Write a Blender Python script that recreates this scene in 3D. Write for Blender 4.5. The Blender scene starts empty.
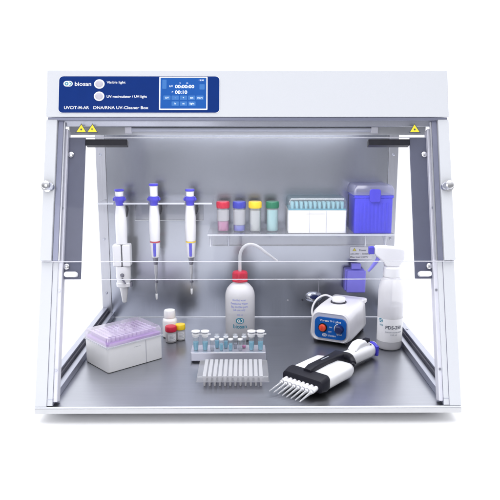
import bpy, math, random
from mathutils import Vector, Matrix
random.seed(7)
SC = bpy.context.scene
COL = SC.collection
R = math.radians
K = 0.001                                   # every length below is written in millimetres

# ------------------------------------------------------------------ camera
cam_d = bpy.data.cameras.new('camera'); cam = bpy.data.objects.new('camera', cam_d); COL.objects.link(cam)
cam.location = (-0.00513, -0.94907, 0.44199)
cam.rotation_euler = (math.pi/2 - 0.1902, 0, -0.0078)
cam_d.sensor_width = 36; cam_d.lens = 628.45/500*36
cam_d.clip_start = 0.02; cam_d.clip_end = 200
SC.camera = cam
# ------------------------------------------------------------------ studio surround: pale behind and beside, dim in front
W = bpy.data.worlds.new('World'); SC.world = W; W.use_nodes = True
nt = W.node_tree; nt.nodes.clear()
wo = nt.nodes.new('ShaderNodeOutputWorld'); bg = nt.nodes.new('ShaderNodeBackground')
tc = nt.nodes.new('ShaderNodeTexCoord'); sx = nt.nodes.new('ShaderNodeSeparateXYZ')
mr = nt.nodes.new('ShaderNodeMapRange'); mr.interpolation_type = 'SMOOTHSTEP'
mr.inputs['From Min'].default_value = -0.6; mr.inputs['From Max'].default_value = 0.35
mr.inputs['To Min'].default_value = 0.30; mr.inputs['To Max'].default_value = 1.25
nt.links.new(tc.outputs['Generated'], sx.inputs[0]); nt.links.new(sx.outputs['Y'], mr.inputs['Value'])
mz = nt.nodes.new('ShaderNodeMapRange'); mz.interpolation_type = 'SMOOTHSTEP'
mz.inputs['From Min'].default_value = 0.15; mz.inputs['From Max'].default_value = 0.9
mz.inputs['To Min'].default_value = 0.0; mz.inputs['To Max'].default_value = 0.55
ad = nt.nodes.new('ShaderNodeMath'); ad.operation = 'ADD'
nt.links.new(sx.outputs['Z'], mz.inputs['Value'])
nt.links.new(mr.outputs[0], ad.inputs[0]); nt.links.new(mz.outputs[0], ad.inputs[1]); nt.links.new(ad.outputs[0], bg.inputs['Strength'])
bg.inputs['Color'].default_value = (0.965, 0.975, 1.0, 1)
nt.links.new(bg.outputs[0], wo.inputs[0])
# ------------------------------------------------------------------ studio lamps
def area(name, loc, target, sx_, sy_, power, color):
    l = bpy.data.lights.new(name, 'AREA'); l.shape = 'RECTANGLE'; l.size = sx_; l.size_y = sy_
    l.energy = power; l.color = color
    o = bpy.data.objects.new(name, l); COL.objects.link(o); o.location = loc
    o.rotation_euler = (Vector(target) - Vector(loc)).to_track_quat('-Z', 'Y').to_euler()
    return o
area('softbox_overhead', (0, 0.1, 2.3), (0, 0.25, 0), 3.0, 2.4, 27, (0.97, 0.98, 1.0))
area('front_fill_softbox', (-0.7, -2.2, 1.1), (0, 0.3, 0.15), 1.0, 1.0, 10, (0.98, 0.98, 1.0))  # fill light added in front to brighten the cabinet's contents
area('cabinet_lamp', (0, 0.330, 0.4455), (0, 0.34, 0), 0.56, 0.24, 2.5, (0.98, 0.985, 1.0))
# ------------------------------------------------------------------ view
SC.view_settings.view_transform = 'Standard'; SC.view_settings.look = 'None'
SC.view_settings.exposure = 0.28; SC.view_settings.gamma = 1.0
SC.render.engine = 'CYCLES'
SC.cycles.max_bounces = 14; SC.cycles.transparent_max_bounces = 32
SC.cycles.glossy_bounces = 6; SC.cycles.transmission_bounces = 8
SC.cycles.caustics_reflective = False; SC.cycles.caustics_refractive = False
SC.render.resolution_x = 1024; SC.render.resolution_y = 1024

# ================================================================== materials
def _new(name):
    m = bpy.data.materials.new(name); m.use_nodes = True
    return m, m.node_tree, m.node_tree.nodes['Principled BSDF']
def plain(name, c, rough=0.4, metal=0.0, alpha=1.0, emit=0.0, coat=0.0, vary=0.03, scale=60, bump=0.0, trans=0.0, sss=0.0, spec=0.5):
    # spec: strength of the surface reflection
    m, t, b = _new(name)
    b.inputs['Roughness'].default_value = rough; b.inputs['Metallic'].default_value = metal
    b.inputs['Alpha'].default_value = alpha; b.inputs['Coat Weight'].default_value = coat
    b.inputs['Coat Roughness'].default_value = 0.08
    b.inputs['Transmission Weight'].default_value = trans; b.inputs['Specular IOR Level'].default_value = spec
    if sss:
        b.inputs['Subsurface Weight'].default_value = sss
        b.inputs['Subsurface Radius'].default_value = (0.01, 0.01, 0.012); b.inputs['Subsurface Scale'].default_value = 0.6
    if emit:
        b.inputs['Emission Color'].default_value = (*c, 1); b.inputs['Emission Strength'].default_value = emit
    tc = t.nodes.new('ShaderNodeTexCoord'); n = t.nodes.new('ShaderNodeTexNoise')
    n.inputs['Scale'].default_value = scale; n.inputs['Detail'].default_value = 4
    t.links.new(tc.outputs['Object'], n.inputs['Vector'])
    r = t.nodes.new('ShaderNodeValToRGB')
    r.color_ramp.elements[0].position = 0.3; r.color_ramp.elements[1].position = 0.7
    r.color_ramp.elements[0].color = (*[max(0, x*(1-vary)) for x in c], 1)
    r.color_ramp.elements[1].color = (*[min(1, x*(1+vary)) for x in c], 1)
    t.links.new(n.outputs['Fac'], r.inputs[0]); t.links.new(r.outputs[0], b.inputs['Base Color'])
    if bump:
        bp = t.nodes.new('ShaderNodeBump'); bp.inputs['Strength'].default_value = bump; bp.inputs['Distance'].default_value = 0.0005
        t.links.new(n.outputs['Fac'], bp.inputs['Height']); t.links.new(bp.outputs[0], b.inputs['Normal'])
    return m
def brushed(name, c, rough, stretch, streak=0.10, smudge=0.08, metal=1.0, wave=0.10):
    """brushed stainless steel: fine streaks along one axis, broad faint smudges"""
    m, t, b = _new(name)
    b.inputs['Metallic'].default_value = metal
    tc = t.nodes.new('ShaderNodeTexCoord'); mp = t.nodes.new('ShaderNodeMapping'); mp.inputs['Scale'].default_value = stretch
    n = t.nodes.new('ShaderNodeTexNoise'); n.inputs['Scale'].default_value = 1.0; n.inputs['Detail'].default_value = 6
    n2 = t.nodes.new('ShaderNodeTexNoise'); n2.inputs['Scale'].default_value = 4.0; n2.inputs['Detail'].default_value = 1.5
    t.links.new(tc.outputs['Object'], mp.inputs[0]); t.links.new(mp.outputs[0], n.inputs['Vector']); t.links.new(tc.outputs['Object'], n2.inputs['Vector'])
    r = t.nodes.new('ShaderNodeValToRGB')
    r.color_ramp.elements[0].position = 0.32; r.color_ramp.elements[1].position = 0.68
    r.color_ramp.elements[0].color = (*[x*(1-streak) for x in c], 1); r.color_ramp.elements[1].color = (*[min(1, x*(1+streak)) for x in c], 1)
    t.links.new(n.outputs['Fac'], r.inputs[0]); t.links.new(r.outputs[0], b.inputs['Base Color'])
    mr = t.nodes.new('ShaderNodeMapRange'); mr.interpolation_type = 'SMOOTHSTEP'; mr.inputs['From Min'].default_value = 0.1; mr.inputs['From Max'].default_value = 0.9
    lo, hi = (max(0.29, rough-smudge*1.6), rough+smudge*1.6) if rough > 0.29 else (rough-smudge, min(0.265, rough+smudge))
    mr.inputs['To Min'].default_value = lo; mr.inputs['To Max'].default_value = hi
    t.links.new(n2.outputs['Fac'], mr.inputs[0]); t.links.new(mr.outputs[0], b.inputs['Roughness'])
    bp = t.nodes.new('ShaderNodeBump'); bp.inputs['Strength'].default_value = 0.06; bp.inputs['Distance'].default_value = 0.0002
    n3 = t.nodes.new('ShaderNodeTexNoise'); n3.inputs['Scale'].default_value = 1.0; n3.inputs['Detail'].default_value = 1.0
    mp3 = t.nodes.new('ShaderNodeMapping'); mp3.inputs['Scale'].default_value = [11 if q > 100 else 2.2 for q in stretch]
    t.links.new(tc.outputs['Object'], mp3.inputs[0]); t.links.new(mp3.outputs[0], n3.inputs['Vector'])
    b3 = t.nodes.new('ShaderNodeBump'); b3.inputs['Strength'].default_value = wave; b3.inputs['Distance'].default_value = 0.02   # the sheet is not perfectly flat
    t.links.new(n3.outputs['Fac'], b3.inputs['Height']); t.links.new(b3.outputs[0], bp.inputs['Normal'])
    t.links.new(n.outputs['Fac'], bp.inputs['Height']); t.links.new(bp.outputs[0], b.inputs['Normal'])
    return m
def clear(name, tint=(1, 1, 1), gloss=0.05, milk=0.0, rough=0.05, edge=0.25):
    """thin clear or milky sheet: see-through, with a faint reflection that grows toward grazing view"""
    m = bpy.data.materials.new(name); m.use_nodes = True; t = m.node_tree; t.nodes.clear()
    out = t.nodes.new('ShaderNodeOutputMaterial'); tr = t.nodes.new('ShaderNodeBsdfTransparent'); tr.inputs[0].default_value = (*tint, 1)
    gl = t.nodes.new('ShaderNodeBsdfGlossy'); gl.inputs['Roughness'].default_value = rough
    df = t.nodes.new('ShaderNodeBsdfDiffuse'); df.inputs[0].default_value = (*[min(1, x*0.95) for x in tint], 1)
    tl = t.nodes.new('ShaderNodeBsdfTranslucent'); tl.inputs[0].default_value = (*[min(1, x*0.95) for x in tint], 1)
    m0 = t.nodes.new('ShaderNodeMixShader'); t.links.new(df.outputs[0], m0.inputs[1]); t.links.new(tl.outputs[0], m0.inputs[2])
    lw = t.nodes.new('ShaderNodeLayerWeight'); lw.inputs['Blend'].default_value = 0.3
    m1 = t.nodes.new('ShaderNodeMixShader'); m1.inputs[0].default_value = milk
    t.links.new(tr.outputs[0], m1.inputs[1]); t.links.new(m0.outputs[0], m1.inputs[2])
    ma = t.nodes.new('ShaderNodeMath'); ma.operation = 'MULTIPLY_ADD'; ma.inputs[1].default_value = edge; ma.inputs[2].default_value = gloss
    t.links.new(lw.outputs['Facing'], ma.inputs[0])
    m2 = t.nodes.new('ShaderNodeMixShader'); t.links.new(ma.outputs[0], m2.inputs[0])
    t.links.new(m1.outputs[0], m2.inputs[1]); t.links.new(gl.outputs[0], m2.inputs[2]); t.links.new(m2.outputs[0], out.inputs[0])
    return m
M = dict(
    ground=plain('white studio sweep', (0.90, 0.90, 0.91), 0.7, vary=0.005, scale=3),
    paint=plain('white powder coat', (0.645, 0.66, 0.705), 0.38, vary=0.012, scale=900, bump=0.15, coat=0.1),
    paint_edge=plain('pale grey painted edge', (0.62, 0.625, 0.65), 0.4, vary=0.02),
    lav=plain('anodised pale frame', (0.70, 0.70, 0.79), 0.35, metal=0.1, vary=0.03),
    floor=brushed('brushed steel work surface', (0.42, 0.432, 0.475), 0.31, (18, 900, 18), 0.04, 0.05),
    wall=brushed('brushed steel wall', (0.42, 0.44, 0.50), 0.245, (900, 18, 12), 0.035, 0.04),
    post=brushed('brushed steel post', (0.52, 0.53, 0.58), 0.35, (900, 900, 20), 0.06, 0.05),
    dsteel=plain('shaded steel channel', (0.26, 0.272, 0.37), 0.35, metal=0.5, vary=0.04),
    pe=plain('milk white polyethylene', (0.90, 0.89, 0.93), 0.33, alpha=0.66, vary=0.01),
    rail=brushed('brushed steel rail', (0.46, 0.475, 0.55), 0.32, (900, 20, 900), 0.06, 0.05),
    chrome=plain('polished steel', (0.80, 0.80, 0.84), 0.14, metal=1, vary=0.02),
    dark=plain('slate grey side strip', (0.10, 0.108, 0.165), 0.45, vary=0.05),
    black=plain('black plastic', (0.009, 0.009, 0.016), 0.42, vary=0.15, spec=0.2),
    groove=plain('dark rubber seal', (0.05, 0.05, 0.07), 0.6),
    glass=clear('clear acrylic pane', (0.99, 0.99, 0.995), 0.004, 0.006, 0.03, 0.02),
    sideglass=clear('clear side window', (0.995, 0.995, 1), 0.0, 0.0, 0.03, 0.03),
    glass_edge=plain('bright acrylic edge', (0.78, 0.78, 0.84), 0.2, alpha=0.65, vary=0.02),
    acr=clear('clear acrylic shelf', (0.96, 0.965, 0.985), 0.09, 0.12, 0.08, 0.40),
    acr_edge=plain('acrylic shelf edge', (0.80, 0.82, 0.88), 0.15, alpha=0.55, vary=0.02),
    blue_panel=plain('deep blue label film', (0.003, 0.028, 0.18), 0.3, vary=0.03, spec=0.12),
    screen=plain('blue display', (0.012, 0.085, 0.34), 0.25, emit=0.2, vary=0.05, spec=0.15),
    screen_btn=plain('display key', (0.05, 0.17, 0.46), 0.3, emit=0.15, vary=0.02, spec=0.15),
    screen_txt=plain('display text', (0.85, 0.92, 1.0), 0.3, emit=0.4, vary=0.0),
    white=plain('white print', (0.86, 0.87, 0.9), 0.4, vary=0.0),
    wplastic=plain('white plastic', (0.84, 0.84, 0.88), 0.32, vary=0.02, coat=0.15),
    wbox=plain('white satin polypropylene', (0.90, 0.90, 0.94), 0.42, vary=0.012, sss=0.15),
    seam=plain('moulding seam', (0.42, 0.42, 0.50), 0.5),
    greybtn=plain('grey push button', (0.52, 0.50, 0.58), 0.3, vary=0.03),
    pblue=plain('royal blue plastic', (0.06, 0.05, 0.60), 0.3, vary=0.04),
    pblue_l=plain('violet blue plastic', (0.22, 0.20, 0.78), 0.38, vary=0.03),
    bluebox=plain('translucent blue plastic', (0.085, 0.08, 0.82), 0.28, alpha=0.80, vary=0.05),
    bluerib=plain('pale blue rib', (0.13, 0.13, 0.86), 0.35, alpha=0.9),
    lidclear=clear('milky clear lid', (0.93, 0.935, 0.97), 0.12, 0.36, 0.12, 0.40),
    lidblue=clear('cool clear lid', (0.88, 0.95, 0.98), 0.07, 0.16, 0.10, 0.30),
    lidviolet=clear('milky violet lid', (0.82, 0.83, 0.98), 0.06, 0.30, 0.15, 0.25),
    purple=plain('lilac tip rack', (0.56, 0.27, 0.78), 0.4, vary=0.05),
    lilac=plain('lilac tip collar', (0.80, 0.60, 0.92), 0.3, vary=0.05),
    teal=plain('teal tip rack', (0.10, 0.36, 0.46), 0.35, vary=0.06),
    teal_l=plain('pale aqua tip', (0.45, 0.72, 0.78), 0.3, alpha=0.85, vary=0.05),
    red=plain('red cap', (0.55, 0.010, 0.045), 0.35, vary=0.05),
    blue=plain('blue cap', (0.035, 0.045, 0.42), 0.35, vary=0.05),
    yellow=plain('yellow cap', (0.86, 0.60, 0.02), 0.35, vary=0.04),
    green=plain('green cap', (0.008, 0.17, 0.085), 0.35, vary=0.05),
    frost=clear('frosted polypropylene', (0.93, 0.935, 0.97), 0.06, 0.80, 0.25, 0.12),
    frost2=clear('clear microtube plastic', (0.93, 0.95, 0.98), 0.08, 0.24, 0.15, 0.30),
    frost3=clear('clear hard plastic', (0.93, 0.94, 0.97), 0.10, 0.20, 0.10, 0.45),
    pink=plain('magenta liquid', (0.86, 0.08, 0.42), 0.3),
    bluliq=plain('blue liquid', (0.08, 0.10, 0.92), 0.3),
    greyliq=plain('cream powder', (0.86, 0.83, 0.74), 0.5),
    aqualiq=plain('pale green liquid', (0.50, 0.95, 0.88), 0.3),
    cyan=plain('pale cyan liquid', (0.30, 0.78, 1.0), 0.2),
    water=plain('clear liquid', (0.58, 0.60, 0.70), 0.1, alpha=0.55),
    darkred=plain('dark red liquid', (0.16, 0.02, 0.05), 0.3),
    labelw=plain('white paper label', (0.86, 0.86, 0.90), 0.5, vary=0.01),
    ink=plain('dark ink', (0.05, 0.06, 0.10), 0.5), inkblue=plain('violet ink', (0.22, 0.25, 0.66), 0.5),
    inkteal=plain('teal ink', (0.01, 0.24, 0.36), 0.5), inkgrey=plain('grey ink', (0.34, 0.36, 0.42), 0.5),
    alu=brushed('satin aluminium block', (0.66, 0.66, 0.74), 0.42, (40, 900, 900), 0.04, 0.05, metal=0.75),
    vortex=plain('warm white enamel', (0.80, 0.79, 0.84), 0.32, vary=0.02, coat=0.3),
    vblue=plain('mid blue label film', (0.008, 0.11, 0.46), 0.3, vary=0.03, spec=0.2),
    orange=plain('red orange switch', (0.72, 0.065, 0.025), 0.35, emit=0.12),
    navy=plain('navy knob', (0.012, 0.02, 0.10), 0.3),
    warn=plain('warning yellow', (0.88, 0.74, 0.03), 0.4, vary=0.02),
    plate=clear('translucent polypropylene plate', (0.95, 0.95, 0.985), 0.06, 0.38, 0.2, 0.15),
    smoke=plain('smoked shaft', (0.22, 0.22, 0.27), 0.2, metal=0.7, alpha=0.9),
    tipc=clear('clear tip', (0.93, 0.94, 0.98), 0.14, 0.42, 0.08, 0.40),
    lamp=plain('grey lamp tube', (0.46, 0.48, 0.58), 0.2, vary=0.01),
)

# ================================================================== mesh helpers
class MB:
    def __init__(s, T=None): s.v = []; s.f = []; s.T = T
    def add(s, vs, fs):
        b = len(s.v)
        for p in vs:
            p = Vector(p)
            s.v.append(s.T @ p if s.T else p)
        s.f += [tuple(b+i for i in f) for f in fs]; return s
    def box(s, x0, x1, y0, y1, z0, z1):
        return s.add([(x0,y0,z0),(x1,y0,z0),(x1,y1,z0),(x0,y1,z0),(x0,y0,z1),(x1,y0,z1),(x1,y1,z1),(x0,y1,z1)],
                     [(0,3,2,1),(4,5,6,7),(0,1,5,4),(1,2,6,5),(2,3,7,6),(3,0,4,7)])
    def rings(s, rings, cap0=True, cap1=True):
        n = len(rings[0]); vs = [p for r in rings for p in r]; fs = []
        for i in range(len(rings)-1):
            for j in range(n):
                k = (j+1) % n; fs.append((i*n+j, i*n+k, (i+1)*n+k, (i+1)*n+j))
        if cap0: fs.append(tuple(range(n-1, -1, -1)))
        if cap1: fs.append(tuple((len(rings)-1)*n+i for i in range(n)))
        return s.add(vs, fs)
    def lathe(s, prof, c=(0,0,0), seg=32, ex=1.0, ey=1.0, cap0=True, cap1=True):
        return s.rings([[(c[0]+r*ex*math.cos(2*math.pi*j/seg), c[1]+r*ey*math.sin(2*math.pi*j/seg), c[2]+z) for j in range(seg)] for r, z in prof], cap0, cap1)
    def tube(s, path, rad, seg=12):
        path = [Vector(p) for p in path]; rs = rad if isinstance(rad, (list, tuple)) else [rad]*len(path)
        up = Vector((0, 0, 1)); out = []; prev = None
        for i, p in enumerate(path):
            d = (path[min(i+1, len(path)-1)] - path[max(i-1, 0)]).normalized()
            a = prev if prev else (d.cross(up) if abs(d.dot(up)) < 0.95 else d.cross(Vector((1, 0, 0))))
            a = (a - d*a.dot(d)).normalized(); b = d.cross(a); prev = a
            out.append([p + (a*math.cos(2*math.pi*j/seg) + b*math.sin(2*math.pi*j/seg))*rs[i] for j in range(seg)])
        return s.rings(out)
    def prism(s, poly, axis, a, b):
        def P(u, w, t): return {'x': (t, u, w), 'y': (u, t, w), 'z': (u, w, t)}[axis]
        n = len(poly)
        return s.add([P(u, w, a) for u, w in poly] + [P(u, w, b) for u, w in poly],
                     [tuple(range(n-1, -1, -1)), tuple(range(n, 2*n))] + [(i, (i+1) % n, n+(i+1) % n, n+i) for i in range(n)])
    def build(s, name, m, parent=None, bevel=0, smooth=True, seg=2, loc=None):
        me = bpy.data.meshes.new(name); me.from_pydata([v*K for v in s.v], [], s.f); me.update()
        import bmesh
        bm = bmesh.new(); bm.from_mesh(me); bmesh.ops.recalc_face_normals(bm, faces=bm.faces); bm.to_mesh(me); bm.free()
        me.materials.append(M[m] if isinstance(m, str) else m)
        o = bpy.data.objects.new(name, me); COL.objects.link(o)
        if parent: o.parent = parent
        if loc: o.location = Vector(loc)*K
        if bevel:
            bv = o.modifiers.new('edge', 'BEVEL'); bv.width = bevel*K; bv.segments = seg; bv.limit_method = 'ANGLE'; bv.angle_limit = R(35)
            if smooth: bv.harden_normals = True
        if smooth:
            me.polygons.foreach_set('use_smooth', [True]*len(me.polygons))
            me.set_sharp_from_angle(angle=R(38))
        return o
def rrect(x0, x1, y0, y1, r, n=6):
    pts = []
    for cx, cy, a0 in ((x1-r, y1-r, 0), (x0+r, y1-r, 90), (x0+r, y0+r, 180), (x1-r, y0+r, 270)):
        for i in range(n+1):
            a = R(a0 + 90*i/n); pts.append((cx+r*math.cos(a), cy+r*math.sin(a)))
    return pts
def thing(name, label, cat, loc=(0,0,0), rz=0, group=None):
    o = bpy.data.objects.new(name, None); COL.objects.link(o); o.empty_display_size = 0.02
    o.location = Vector((loc[0]+(2.4 if cat != 'lab cabinet' else 0), loc[1], loc[2]))*K; o.rotation_euler = (0, 0, R(rz)); return tag(o, label, cat, group)
def tag(o, label, cat, group=None):
    o['label'] = label; o['category'] = cat
    if group: o['group'] = group
    return o
def dup(root, loc=None, label=None):
    r = root.copy(); COL.objects.link(r)
    if loc: r.location = Vector(loc)*K
    if label: r['label'] = label
    for ch in root.children:
        c = ch.copy(); COL.objects.link(c); c.parent = r
        for g in ch.children:
            d = g.copy(); COL.objects.link(d); d.parent = c
    return r
def text(body, size, m, parent, T, name='lettering', align='LEFT', bold=0.0, thick=0.15, width=None, wrap=None, dx=0.0):
    """size = font size in mm; T places the text's own plane (x right, y up, z out); wrap = bend round a cylinder (radius, axis x, axis y)"""
    c = bpy.data.curves.new(name, 'FONT'); c.body = body; c.size = size; c.align_x = align; c.offset = bold; c.extrude = thick; c.resolution_u = 3
    o = bpy.data.objects.new(name, c); COL.objects.link(o)
    bpy.context.view_layer.update()
    me = bpy.data.meshes.new_from_object(o.evaluated_get(bpy.context.evaluated_depsgraph_get()))
    bpy.data.objects.remove(o)
    if width:
        xs = [v.co.x for v in me.vertices]; w = max(xs)-min(xs); k = width/w
        for v in me.vertices: v.co.x *= k
    for v in me.vertices:
        if wrap:
            a = (v.co.x+dx)/wrap; v.co = Vector((wrap*math.sin(a) + v.co.z*math.sin(a), v.co.y, wrap*(math.cos(a)-1) + v.co.z*math.cos(a)))
        v.co = (T @ v.co)*K
    me.name = name; me.materials.clear(); me.materials.append(M[m])
    o = bpy.data.objects.new(name, me); COL.objects.link(o); o.parent = parent
    return o
def basis(o, x, y, z):
    x, y, z = Vector(x).normalized(), Vector(y).normalized(), Vector(z).normalized()
    return Matrix(((x[0], y[0], z[0], o[0]), (x[1], y[1], z[1], o[1]), (x[2], y[2], z[2], o[2]), (0, 0, 0, 1)))
def front(x, y, z): return basis((x, y, z), (1,0,0), (0,0,1), (0,-1,0))
def logo(parent, T, s, m_bg, m_fg, name='emblem', wrap=None):
    """rounded two-ring emblem: pale lozenge with an o and a c cut into it"""
    def put(nm, mb, mm):
        o = mb.build(nm, mm, parent, smooth=False); return o
    def tr(p):
        p = Vector(p)
        if wrap:
            a = p.x/wrap; p = Vector(((wrap+p.z)*math.sin(a), p.y, (wrap+p.z)*math.cos(a)-wrap))
        return T @ p
    def fl(poly, z0, z1, mm, nm):
        n = len(poly); q = MB()
        q.add([tr((u, w, z0)) for u, w in poly] + [tr((u, w, z1)) for u, w in poly],
              [tuple(range(n-1, -1, -1)), tuple(range(n, 2*n))] + [(i, (i+1) % n, n+(i+1) % n, n+i) for i in range(n)])
        return put(nm, q, mm)
    fl(rrect(-1.0*s, 1.0*s, -0.68*s, 0.68*s, 0.66*s), 0.0, 0.25, m_bg, name)
    ring = MB(); n = 24
    vs = []; fs = []
    for i in range(n):
        a = 2*math.pi*i/n
        vs += [tr((-0.32*s+0.42*s*math.cos(a), 0.42*s*math.sin(a), 0.4)), tr((-0.32*s+0.20*s*math.cos(a), 0.20*s*math.sin(a), 0.4))]
    for i in range(n):
        j = (i+1) % n; fs.append((2*i, 2*j, 2*j+1, 2*i+1))
    ring.add(vs, fs)
    vs = []; fs = []
    for i in range(n):
        a = R(-100) + R(200)*i/(n-1)
        vs += [tr((0.30*s+0.50*s*math.cos(a), 0.50*s*math.sin(a), 0.4)), tr((0.30*s+0.30*s*math.cos(a), 0.30*s*math.sin(a), 0.4))]
    for i in range(n-1): fs.append((2*i, 2*i+2, 2*i+3, 2*i+1))
    ring.add(vs, fs); put(name + '_rings', ring, m_fg)

# ================================================================== the setting
g = MB().add([(-9000,-1500,-27),(9000,-1500,-27),(9000,12000,-27),(-9000,12000,-27)], [(0,1,2,3)]).build('ground', 'ground', smooth=False)
g['kind'] = 'structure'

# ================================================================== the cabinet
CAB = thing('cleaner_cabinet', 'white and steel bench cabinet with blue control panel and sloping clear front', 'lab cabinet', (0, 0, -27))
Z0 = Matrix.Translation((0, 0, 27))
def cb(T=None): return MB(Z0 @ T if T else Z0)
for fx in (-300, 300):
    for fy in (50, 470): cb().lathe([(14,-27),(14,-10.2)], (fx,fy,0), 24).build('foot', 'groove', CAB)
cb().box(-345,345,-1,517,-10,-1.2).build('base_tray', 'paint_edge', CAB, bevel=1.2)
cb().box(-345,345,-1,3,-0.9,1.2).build('front_lip', 'paint', CAB, bevel=0.6)
cb().box(-344,344,3.3,497,-0.9,0.0).build('work_surface', 'floor', CAB)
# header: slanted fascia, flat top
hd = cb().prism([(149,462),(172.2,542),(516,542),(516,462)], 'x', -345, 345).build('header', 'paint', CAB, bevel=2.0, seg=3)
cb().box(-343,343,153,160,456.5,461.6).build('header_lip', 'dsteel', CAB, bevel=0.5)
cb().box(-324,324,160.4,174,446.5,461.6).build('front_channel', 'rail', CAB, bevel=0.5)
cb().box(-343,343,176,515,446,461.6).build('ceiling', 'wall', CAB)
# ceiling lamp hanging before its pale housing plate
lb = cb().tube([(-205,184,441.5),(218,184,441.5)], 4.2, 20).build('lamp_tube', 'lamp', CAB)
for x in (-211, 224): cb().box(x-6,x+6,179,189,434,445.8).build('end_cap', 'lav', lb, bevel=1)
cb().box(-319,319,196,199,431.5,445.8).build('lamp_housing', 'paint', CAB, bevel=0.6)
# back wall and posts
bw = cb().box(-322,322,497.5,514,0.2,445.8).build('back_wall', 'wall', CAB)
cb().box(168.6,169.8,496.9,497.4,2,100).build('wall_seam', 'seam', bw)
cb().prism([(496.3,0.2),(497.3,0.2),(497.3,1.8)], 'x', -317, 317).build('corner_highlight', 'post', bw)  # thin paler strip put in for the highlight along the floor line
for s in (-1, 1):
    x0, x1 = sorted((s*345, s*323))
    p = cb().box(x0,x1,498,516,0.2,445.8).build('back_post', 'post', CAB, bevel=1)
    for z in (60, 190, 385): cb(Matrix.Translation((s*334,497.9,z)) @ Matrix.Rotation(R(90),4,'X')).lathe([(3,0),(3,1.2),(1.5,1.8)]).build('screw', 'rail', p)
    # bottom side rail: outer rail, seal and inner step
    x0, x1 = sorted((s*345, s*333)); r = cb().box(x0,x1,30,497,0.2,24).build('side_rail', 'rail', CAB, bevel=1)
    x0, x1 = sorted((s*332.7, s*329)); cb().box(x0,x1,12,497,0.2,19).build('rail_seal', 'groove', r)
    x0, x1 = sorted((s*328.7, s*317)); cb().box(x0,x1,6,497,0.2,13).build('rail_step', 'rail', r, bevel=1)
    for y in (70, 330): cb(Matrix.Translation((s*339,y,24))).lathe([(3,0),(3,1),(1.4,1.6)]).build('screw', 'post', r)
    x0, x1 = sorted((s*338, s*336)); cb().prism([(34,24.3),(497,24.3),(497,445.5),(172,445.5)], 'x', x0, x1).build('side_window', 'sideglass', CAB, smooth=False)
# sloping front: local axes x, n (outward), t (up the slope)
d = Vector((0,160,459)).normalized(); n = Vector((0,-459,160)).normalized()
S = Matrix(((1,0,0,0),(0,n.y,d.y,0),(0,n.z,d.z,0),(0,0,0,1)))
for s in (-1, 1):
    def X(a, b): return sorted((s*a, s*b))
    u = cb(S).box(*X(345,326.2), -3,-0.3, 2,484).build('upright', 'paint', CAB, bevel=0.8)
    cb(S).box(*X(345,343), -34,-3.3, 12,470).build('side_flange', 'paint', u)
    cb(S).box(*X(325.8,317.4), -6,-2, 3,482).build('inner_strip', 'paint', u, bevel=0.6)
    cb(S).box(*X(326.1,325.9), -5,-1, 3,482).build('strip_gap', 'seam', u)
    cb(S).box(*X(317.1,310.5), -22,-4, 9,470).build('inner_flange', 'lav', u, bevel=1.2)
    for t in (60, 190, 330): cb(S @ Matrix.Translation((s*313.8,-3.9,t)) @ Matrix.Rotation(R(-90),4,'X')).lathe([(2.0,0),(2.0,0.8)], seg=16).build('screw', 'rail', u)
# front door
dr = cb(S).box(-325.5,325.5, 1.5,4.5, 239.2,480).build('door_pane', 'glass', CAB, smooth=False)
cb(S).box(-344,344, 0.9,5.2, 236.8,238.2).build('pane_edge', 'glass_edge', dr, bevel=0.4)
for s in (-1, 1):
    x0, x1 = sorted((s*345.5, s*326.8)); f = cb(S).box(x0,x1, 0.2,7, 239,483).build('door_bracket', 'paint', CAB, bevel=1.2)
    x0, x1 = sorted((s*326.3, s*317)); cb(S).box(x0,x1, -1.5,1.2, 239.2,482).build('shaded_door_channel', 'dsteel', f, bevel=0.6)  # channel strip, its colour darkened for the shade beside the bracket
    x0, x1 = sorted((s*316.7, s*313.8)); cb(S).box(x0,x1, -1.5,2.2, 239.2,480).build('channel_bead', 'post', f, bevel=0.6)
    TB = S @ Matrix.Translation((s*338, 7, 365.5)) @ Matrix.Rotation(R(-90), 4, 'X')
    cb(TB).lathe([(10,0),(10,1.6),(7.4,1.8),(7.4,9),(6.6,11.5),(3,13)], seg=28).build('door_knob', 'chrome', f)
    if s < 0: cb(TB).lathe([(6,0),(6,7),(5,8)], (6,2,0), 20).build('knob_stop', 'rail', f)
    else: cb(TB).lathe([(6,0),(6,7),(5,8)], (-6,2,0), 20).build('knob_stop', 'rail', f)
# folded inner panel
ip = cb(S).box(-281,281, -17,-14.5, 210.5,456).build('folded_pane', 'glass', CAB, smooth=False)
cb(S).box(-311,311, -17.5,-14, 209.0,210.2).build('pane_edge', 'glass_edge', ip, bevel=0.3)
cb(S).box(-311,311, -17.3,-14.2, 457.3,458.3).build('top_edge', 'glass_edge', ip)
for s in (-1, 1):
    x0, x1 = sorted((s*312, s*282.5)); q = cb(S).box(x0,x1, -19,-13, 210.5,457).build('fold_strip', 'dark', CAB, bevel=0.8)
    x0, x1 = sorted((s*282.2, s*210)); cb(S).box(x0,x1, -27,-13, 443.5,454.5).build('handle_bar', 'black', q, bevel=1.2)
    cb(S).prism(rrect(*sorted((s*308,s*286)), 213,222, 4), 'y', -12.8, -4).build('roller', 'wplastic', q, bevel=0.8)
    for t in (231, 426): cb(S @ Matrix.Translation((s*306,-12.9,t)) @ Matrix.Rotation(R(-90),4,'X')).lathe([(5,0),(5,2.4),(3,3.6)], seg=20).build('bolt', 'chrome', q)
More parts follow.
